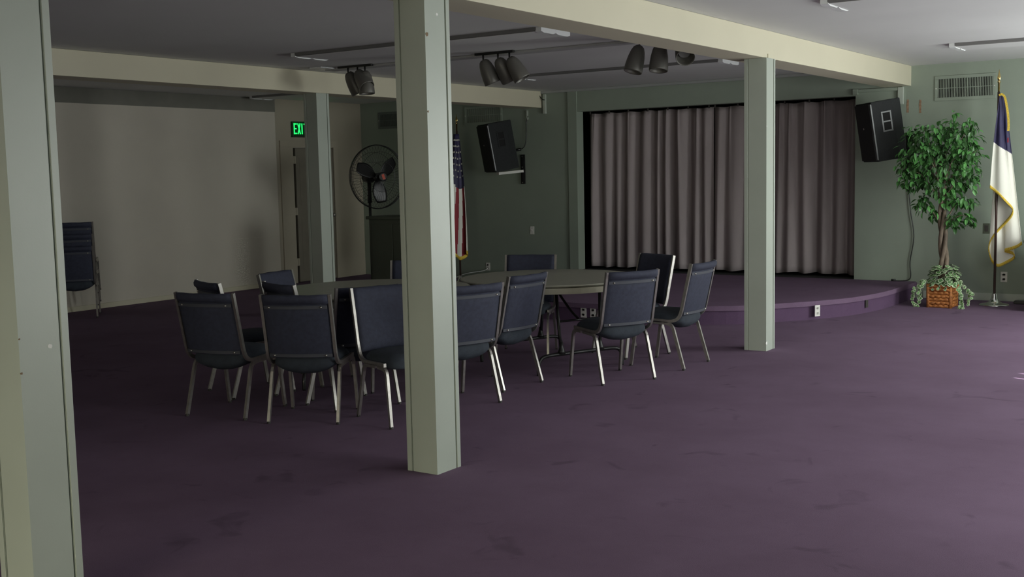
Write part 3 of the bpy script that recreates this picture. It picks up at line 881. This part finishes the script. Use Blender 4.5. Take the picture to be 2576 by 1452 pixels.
# flags ---------------------------------------------------------------------------
def pole_flag(name, label, loc, ztip):
    t = thing(name, label, 'flag', loc)
    b = BM(); lathe(b, [(.155, 0), (.155, .006), (.14, .014), (.09, .022), (.05, .045), (.036, .075), (.03, .085), (.026, .125), (.02, .13)], 40)
    obj('base', b, M['chrome'], t, smooth=True)
    b = BM(); tube(b, [(0, 0, .12), (0, 0, ztip-.24)], .0135, 14); obj('pole', b, M['polewood'], t, smooth=True)
    b = BM(); lathe(b, [(.0165, 1.28), (.0165, 1.36)], 14); obj('ferrule', b, M['brass'], t, smooth=True)
    b = BM(); lathe(b, [(.010, ztip-.25), (.012, ztip-.14), (.016, ztip-.137), (.016, ztip-.125), (.008, ztip-.12)], 14)
    obj('socket', b, M['brass'], t, smooth=True)
    b = BM(); lathe(b, [(.002, ztip), (.006, ztip-.03), (.015, ztip-.07), (.019, ztip-.09), (.012, ztip-.112), (.005, ztip-.122)], 16)
    for v in b.verts: v.co.y *= .45
    obj('finial', b, M['brass'], t, smooth=True)
    return t
FX, FY = -2.556, 13.20
PXM = .00443      # metres per pixel at the flag
def fp(px, py, d=0.0):
    # photo measurements converted to local metres (x along the wall, z up)
    return V((px-2503.5)*PXM+.018*(1-(py-190)/580), d, (768-py)*PXM-.02)
t = pole_flag('church_flag', 'white flag with blue corner and gold fringe on a floor pole', (FX, FY, 0), 2.555)
hem = [(2489, 474, -.075), (2500, 483, -.08), (2514, 495, -.082), (2530, 514, -.078), (2543, 531, -.065), (2540, 547, -.035), (2524, 566, .01), (2503, 590, .035), (2489, 612, .05), (2484, 635, .06), (2488, 655, .065), (2497, 670, .07), (2508, 677, .085), (2526, 668, .10), (2543, 656, .115), (2540, 645, .09), (2522, 638, .06), (2538, 632, .05), (2552, 626, .045), (2562, 618, .035)]
hp = smooth_path([fp(*h) for h in hem], 5)
apexA, apexB = fp(2503, 250, -.02), fp(2514, 252, .02)
def flagpt(u, v, lim=1.0):
    k = u*(len(hp)-1); i = min(int(k), len(hp)-2); f = k-i
    e = hp[i].lerp(hp[i+1], f)
    a = apexA.lerp(apexB, u)
    p = a.lerp(e, v)
    bulgex = .018*math.sin(PI*min(1, v*1.3))
    p.y += .012*math.sin(u*40)*math.sin(PI*min(v, .6)/.6*.5)
    p.x += -.012*(1-u)*math.sin(PI*v)
    return p
NV = 150
bm = BM()
def fm(u, v):
    p = flagpt(u, v)
    zb = fp(0, 364).z-(p.x-fp(2495, 300).x)*.75
    return 1 if p.z > zb else 0
grid(bm, 160, NV, lambda u, v: flagpt(u, v*.975), mifn=lambda u, v: fm(u, v*.975))
solidify(obj('cloth', bm, [M['flagwhite'], M['flagblue']], t, smooth=True), .003)
bm = BM(); grid(bm, 100, 2, lambda u, v: flagpt(u, .965)+(flagpt(u, 1)-flagpt(u, .9)).normalized()*(.034*v)+V(0, -.003, 0))
solidify(obj('fringe', bm, M['gold'], t, smooth=True), .010)
bm = BM(); tube(bm, smooth_path([fp(2502, 249, -.025), fp(2508, 247, -.03), fp(2515, 254, -.03), fp(2520, 275, -.035), (fp(2524, 298, -.04)), fp(2526, 322, -.04), fp(2525, 336, -.03)]), 0, prof=[(-.011, -.005), (.011, -.005), (.011, .005), (-.011, .005)], ref=(1, 0, 0))
obj('fringe', bm, M['gold'], t)
bm = BM(); a = flagpt(.2, .53)
c0 = fp(2526, 357, -.05)
box(bm, c0.x-.007, c0.y-.003, c0.z-.03, c0.x+.006, c0.y+.003, c0.z+.022, bev=.002); obj('cross', bm, M['flagred'], t)

# american flag, mostly behind the post
t = pole_flag('national_flag', 'red and white striped flag with gold fringe beside the full-height post', (-9.60, 12.85, 0), 2.40)
def usp(u, v):
    top = V(-.06+.10*u, -.03*math.sin(u*3), 2.12)
    bot = V(-.30+.43*u, -.06+.10*math.sin(u*9), .40+.03*math.sin(u*14)+.13*(abs(u-.75)))
    p = top.lerp(bot, v)
    p.x += .03*math.sin(PI*v)*u
    p.y += .03*math.sin(u*22)*v
    return p
def usm(u, v):
    if v < .40+.05*u: return 2
    return 1 if int((u*1.0+v*.10)*9) % 2 == 0 else 0
bm = BM(); grid(bm, 88, 50, usp, mifn=usm)
solidify(obj('cloth', bm, [M['flagwhite'], M['flagred'], M['flagblue']], t, smooth=True), .003)
bm = BM(); grid(bm, 60, 2, lambda u, v: usp(u, .985)+V(0, -.004, -.05*v))
solidify(obj('fringe', bm, M['gold'], t, smooth=True), .010)
bm = BM()
for i in range(5):
    for j in range(7):
        u = .42+.13*i+(.06 if j % 2 else 0); v = .05+.05*j
        if u > .97: continue
        p = usp(u, v)+V(0, -.008, 0)
        vs = []
        for k in range(10):
            a = PI/2+k*PI/5; rr = .014 if k % 2 == 0 else .006
            vs.append((p.x+rr*math.cos(a), p.z+rr*math.sin(a)))
        f0 = [bm.verts.new((a, p.y-.004, c)) for a, c in vs]; f1 = [bm.verts.new((a, p.y+.003, c)) for a, c in vs]
        bm.faces.new(f0); bm.faces.new(f1[::-1])
        for k in range(10): bm.faces.new((f0[k], f0[(k+1) % 10], f1[(k+1) % 10], f1[k]))
obj('stars', bm, M['flagwhite'], t)

# potted tree ------------------------------------------------------------------------
TX, TY = -3.02, 12.84
def leaf(bm, P, d, up, L, W, mi=0, edge=None):
    d = d.normalized(); s = d.cross(up)
    if s.length < 1e-3: s = V(1, 0, 0)
    s.normalize(); n = s.cross(d).normalized()
    mid = [P, P+d*L*.30-n*.0*L, P+d*L*.65-n*.05*L, P+d*L-n*.16*L]
    wl = [0, .5, .42, 0]
    c = [bm.verts.new(p) for p in mid]
    l = [bm.verts.new(mid[i]+s*W*wl[i]+n*W*.14) for i in (1, 2)]
    r = [bm.verts.new(mid[i]-s*W*wl[i]+n*W*.14) for i in (1, 2)]
    for a in ((c[0], l[0], c[1]), (c[1], l[0], l[1], c[2]), (c[2], l[1], c[3]), (c[0], c[1], r[0]), (c[1], c[2], r[1], r[0]), (c[2], c[3], r[1])):
        bm.faces.new(a).material_index = mi
def tree():
    rnd = random.Random(11)
    t = thing('ficus_tree', 'leafy ficus tree with a twisted trunk growing from a wicker basket', 'potted tree', (TX, TY, 0))
    pm = 1/233.0
    def q(px, py, d=0.0):
        # photo offsets around the trunk, turned to the wall's direction
        return V((px-2366)*pm*1.02, d, (775-py)*pm)
    # trunk: three twisting stems
    b = BM()
    for k in range(3):
        pts = []
        for i in range(15):
            f = i/14; a = 2*PI*k/3+f*8.0
            rr = .034*(1-.2*f)
            pts.append(q(2366-6*f, 0)*0+V(-.01*f+rr*math.cos(a)+.01*math.sin(f*6), rr*math.sin(a), .2+f*1.12))
        tube(b, pts, [.027-.009*i/14 for i in range(15)], 8)
    tips = []
    for (px, py, d) in ((2290, 350, .0), (2320, 320, -.1), (2350, 330, .1), (2378, 300, .05), (2420, 330, -.05), (2440, 380, .05), (2300, 430, -.1), (2430, 430, -.1), (2340, 400, -.2), (2400, 400, -.2), (2410, 505, -.05), (2315, 510, -.05), (2425, 545, -.05), (2280, 400, .05)):
        e = q(px, py, d)
        z0 = min(1.25, max(.85, e.z-.35)); s0 = V(-.02+.01*math.sin(z0*9), 0, z0)
        pts = smooth_path([s0, s0.lerp(e, .4)+V(0, 0, .05), s0.lerp(e, .75)+V(0, 0, .05), e], 3)
        tube(b, pts, [.010-.008*i/(len(pts)-1) for i in range(len(pts))], 6)
    obj('trunk', b, M['bark'], t, smooth=True)
    b = BM()
    blobs = [(2308, 375, 48, 58, 210), (2345, 345, 50, 42, 170), (2405, 360, 45, 52, 200), (2350, 410, 70, 55, 320), (2425, 415, 34, 55, 150), (2300, 440, 38, 45, 150), (2275, 425, 22, 50, 60), (2370, 465, 60, 32, 150), (2425, 460, 22, 22, 40),
             (2415, 508, 28, 14, 50), (2375, 500, 22, 22, 40), (2318, 508, 20, 22, 50), (2345, 540, 18, 18, 30), (2405, 545, 32, 18, 60), (2430, 555, 10, 12, 18), (2390, 560, 16, 16, 24), (2425, 318, 22, 18, 22), (2382, 305, 8, 22, 14), (2388, 283, 5, 10, 7), (2285, 330, 18, 20, 26)]
    for (px, py, rx, ry, n) in blobs:
        C_ = q(px, py); RX = rx*pm; RZ = ry*pm; RY = min(.26, max(rx, ry)*pm*.9)
        for _ in range(int(n*.92)):
            while True:
                o = V(rnd.uniform(-1, 1), rnd.uniform(-1, 1), rnd.uniform(-1, 1))
                if .15 < o.length < 1: break
            o = o*rnd.uniform(.8, 1.22); P = C_+V(o.x*RX, o.y*RY, o.z*RZ)
            d = V(o.x*.8+rnd.uniform(-.6, .6), o.y*.8+rnd.uniform(-.6, .6), -.75+rnd.uniform(-.5, .7))
            leaf(b, P, d, V(rnd.uniform(-.5, .5), rnd.uniform(-.5, .5), 1), rnd.uniform(.06, .095), rnd.uniform(.032, .05))
    o = obj('foliage', b, M['leaf'], t)
    # basket
    t2 = thing('wicker_basket', 'square orange-brown wicker basket under the ficus tree', 'basket', (TX, TY, 0), math.radians(-2))
    hw = .120
    b = BM()
    nr = 7
    for i in range(nr):
        z = .018+i*.036; w = hw*(.95+.05*i/nr)
        loop = []
        for c in range(4):
            a = [(-1, -1), (1, -1), (1, 1), (-1, 1)][c]; e = [(1, -1), (1, 1), (-1, 1), (-1, -1)][c]
            for k in range(12):
                f = k/12
                x = a[0]+(e[0]-a[0])*f; y = a[1]+(e[1]-a[1])*f
                wob = .007*math.sin(2*PI*(k/3.0)+(i % 2)*PI)
                nn = V(x, y, 0).normalized()
                loop.append((w*x*(1 if abs(x) < .99 else .99)+nn.x*wob, w*y+nn.y*wob, z+.005*math.sin(2*PI*k/3.0)))
        tube(b, loop+[loop[0]], .019, 8, ref=(0, 0, 1), caps=False)
    obj('weave', b, M['basket'], t2, smooth=True)
    for sx_ in (-1, 1):
        for sy_ in (-1, 1):
            b = BM(); tube(b, [(sx_*hw*.97, sy_*hw*.97, 0), (sx_*hw*1.0, sy_*hw*1.0, .258)], .020, 8)
            obj('corner_post', b, M['basket'], t2, smooth=True)
    b = BM(); box(b, -hw+.01, -hw+.01, .01, hw-.01, hw-.01, .215); obj('planting_soil', b, M['soil'], t2)
    # ivy
    t3 = thing('ivy_plant', 'variegated ivy mounded in the wicker basket and trailing down', 'ivy', (TX, TY, .2))
    b = BM(); st_ = BM()
    def ivy(P, d, s):
        d = d.normalized(); a = d.cross(V(rnd.uniform(-1, 1), rnd.uniform(-1, 1), rnd.uniform(-1, 1))).normalized(); c_ = a.cross(d)
        shape = [(0, -.38), (.34, -.5), (.52, -.15), (.56, .2), (.34, .42), (0, .7), (-.34, .42), (-.56, .2), (-.52, -.15), (-.34, -.5)]
        out = [b.verts.new(P+a*x*s+c_*y*s+d*(.12*s*abs(x))) for x, y in shape]
        inn = [b.verts.new(P+a*x*s*.74+c_*y*s*.74+d*.003) for x, y in shape]
        ce = b.verts.new(P+d*.004)
        n = len(shape)
        for k in range(n):
            b.faces.new((out[k], out[(k+1) % n], inn[(k+1) % n], inn[k])).material_index = 1
            b.faces.new((inn[k], inn[(k+1) % n], ce)).material_index = 0
    for _ in range(230):
        a = rnd.uniform(0, 2*PI); e = rnd.uniform(0, 1)
        rr = .185*(1-.35*e*e)*rnd.uniform(.55, 1.05)
        P = V(rr*math.cos(a)+.02, rr*math.sin(a), .045+e*.21)
        ivy(P, V(P.x, P.y, .12+.2*e), rnd.uniform(.036, .056))
    trails = [[(-.17, -.10, .09), (-.25, -.12, .02), (-.28, -.12, -.05), (-.27, -.12, -.16), (-.24, -.12, -.185)], [(-.16, -.13, .07), (-.21, -.15, 0), (-.20, -.16, -.07), (-.19, -.16, -.13)],
              [(.17, -.1, .09), (.24, -.1, .04), (.30, -.1, -.02), (.33, -.1, -.05)], [(.17, -.12, .06), (.22, -.14, -.02), (.23, -.14, -.09), (.24, -.14, -.16), (.22, -.14, -.185)], [(.18, 0, .08), (.25, .02, 0), (.29, .0, -.07), (.28, .0, -.16)], [(.0, -.15, .06), (.01, -.16, .02)], [(-.06, -.15, .06), (-.07, -.16, .0)], [(.07, -.15, .06), (.08, -.16, .01)]]
    for tr in trails:
        p = smooth_path(tr, 4); tube(st_, p, .0025, 5)
        for x in p:
            for _ in range(1 if rnd.random() < .55 else 2): ivy(x+V(rnd.uniform(-.018, .018), rnd.uniform(-.018, .0), rnd.uniform(-.012, .012)), V(rnd.uniform(-.5, .5), -1, rnd.uniform(0, .6)), rnd.uniform(.024, .036))
    obj('leaves', b, [M['ivy'], M['ivyedge']], t3)
    obj('stems', st_, M['bark'], t3, smooth=True)
tree()

# black things at the right edge ---------------------------------------------------
bm = BM(); box(bm, -.10, -.04, 0, .10, .04, .035, bev=.006)
tag(obj('black_box', bm, M['black'], loc=(-2.29, 13.42, 0)), 'small flat black box on the carpet at the right edge by the wall', 'box')
t = thing('equipment_cart', 'tall black cart just entering the right edge behind the carpet', 'cart', (-1.865, 12.95, 0))
bm = BM(); box(bm, -.3, -.25, .06, .3, .25, .72, bev=.01); obj('body', bm, M['black'], t)
bm = BM(); box(bm, -.32, -.27, .72, .32, .27, .76, bev=.01); obj('top', bm, M['black'], t)
for sx_ in (-1, 1):
    for sy_ in (-1, 1):
        bm = BM(); lathe(bm, [(.03, -.012), (.03, .012)], 16, M=Matrix.Translation((sx_*.25, sy_*.2, .03)) @ Matrix.Rotation(PI/2, 4, 'Y')); obj('caster', bm, M['rubber'], t)

# ------------------------------------------------------------------ light
def area(name, loc, rot, sx_, sy_, power, col):
    l = bpy.data.lights.new(name, 'AREA'); l.shape = 'RECTANGLE'; l.size = sx_; l.size_y = sy_; l.energy = power; l.color = col
    o = bpy.data.objects.new(name, l); o.location = loc; o.rotation_euler = rot; put(o)
    return o
DAY = (.93, .98, .95)
PW = [1.5, 42, 36, 112]
for (a, b), p in zip(WIN, PW):
    area('daylight', (XR-.012, (a+b)/2, sum(WZ)/2), (0, PI/2+math.radians(1), 0), WZ[1]-WZ[0]-.1, b-a-.1, p, DAY)
rl_ = area('daylight_rear', (sum(RW)/2, YB+.03, .80), (PI/2-math.radians(24), 0, 0), RW[1]-RW[0]-.1, 1.05, 46, (1.0, .95, .68)); rl_.data.spread = math.radians(105)
sl = bpy.data.lights.new('sun', 'SUN'); sl.energy = 16; sl.angle = math.radians(.53); sl.color = (1, .97, .95)
so = bpy.data.objects.new('sun', sl); put(so)
so.rotation_euler = V(-1, .35, -(2.265/2.285)).to_track_quat('-Z', 'Y').to_euler()
w = bpy.data.worlds.new('world'); sc.world = w; w.use_nodes = True
bg = w.node_tree.nodes['Background']
bg.inputs['Color'].default_value = (.75, .88, 1.0, 1); bg.inputs['Strength'].default_value = 1.0

# ------------------------------------------------------------------ camera
F = 2848.05; pitch, roll, yaw = .101077878, -.0212556276, .596238738
fw = V(-math.sin(yaw)*math.cos(pitch), math.cos(yaw)*math.cos(pitch), -math.sin(pitch))
rt = V(math.cos(yaw), math.sin(yaw), 0); up = rt.cross(fw)
rt2 = math.cos(roll)*rt+math.sin(roll)*up; up2 = -math.sin(roll)*rt+math.cos(roll)*up
cam = bpy.data.cameras.new('camera'); co = bpy.data.objects.new('camera', cam); put(co)
mw = Matrix(((rt2.x, up2.x, -fw.x, 0), (rt2.y, up2.y, -fw.y, 0), (rt2.z, up2.z, -fw.z, 1.55), (0, 0, 0, 1)))
co.matrix_world = mw
cam.sensor_width = 36; cam.lens = 36*F/2576; cam.clip_start = .05
sc.camera = co
sc.view_settings.view_transform = 'Standard'; sc.view_settings.look = 'None'
sc.view_settings.gamma = 1; sc.view_settings.use_curve_mapping = False
sc.view_settings.exposure = .3
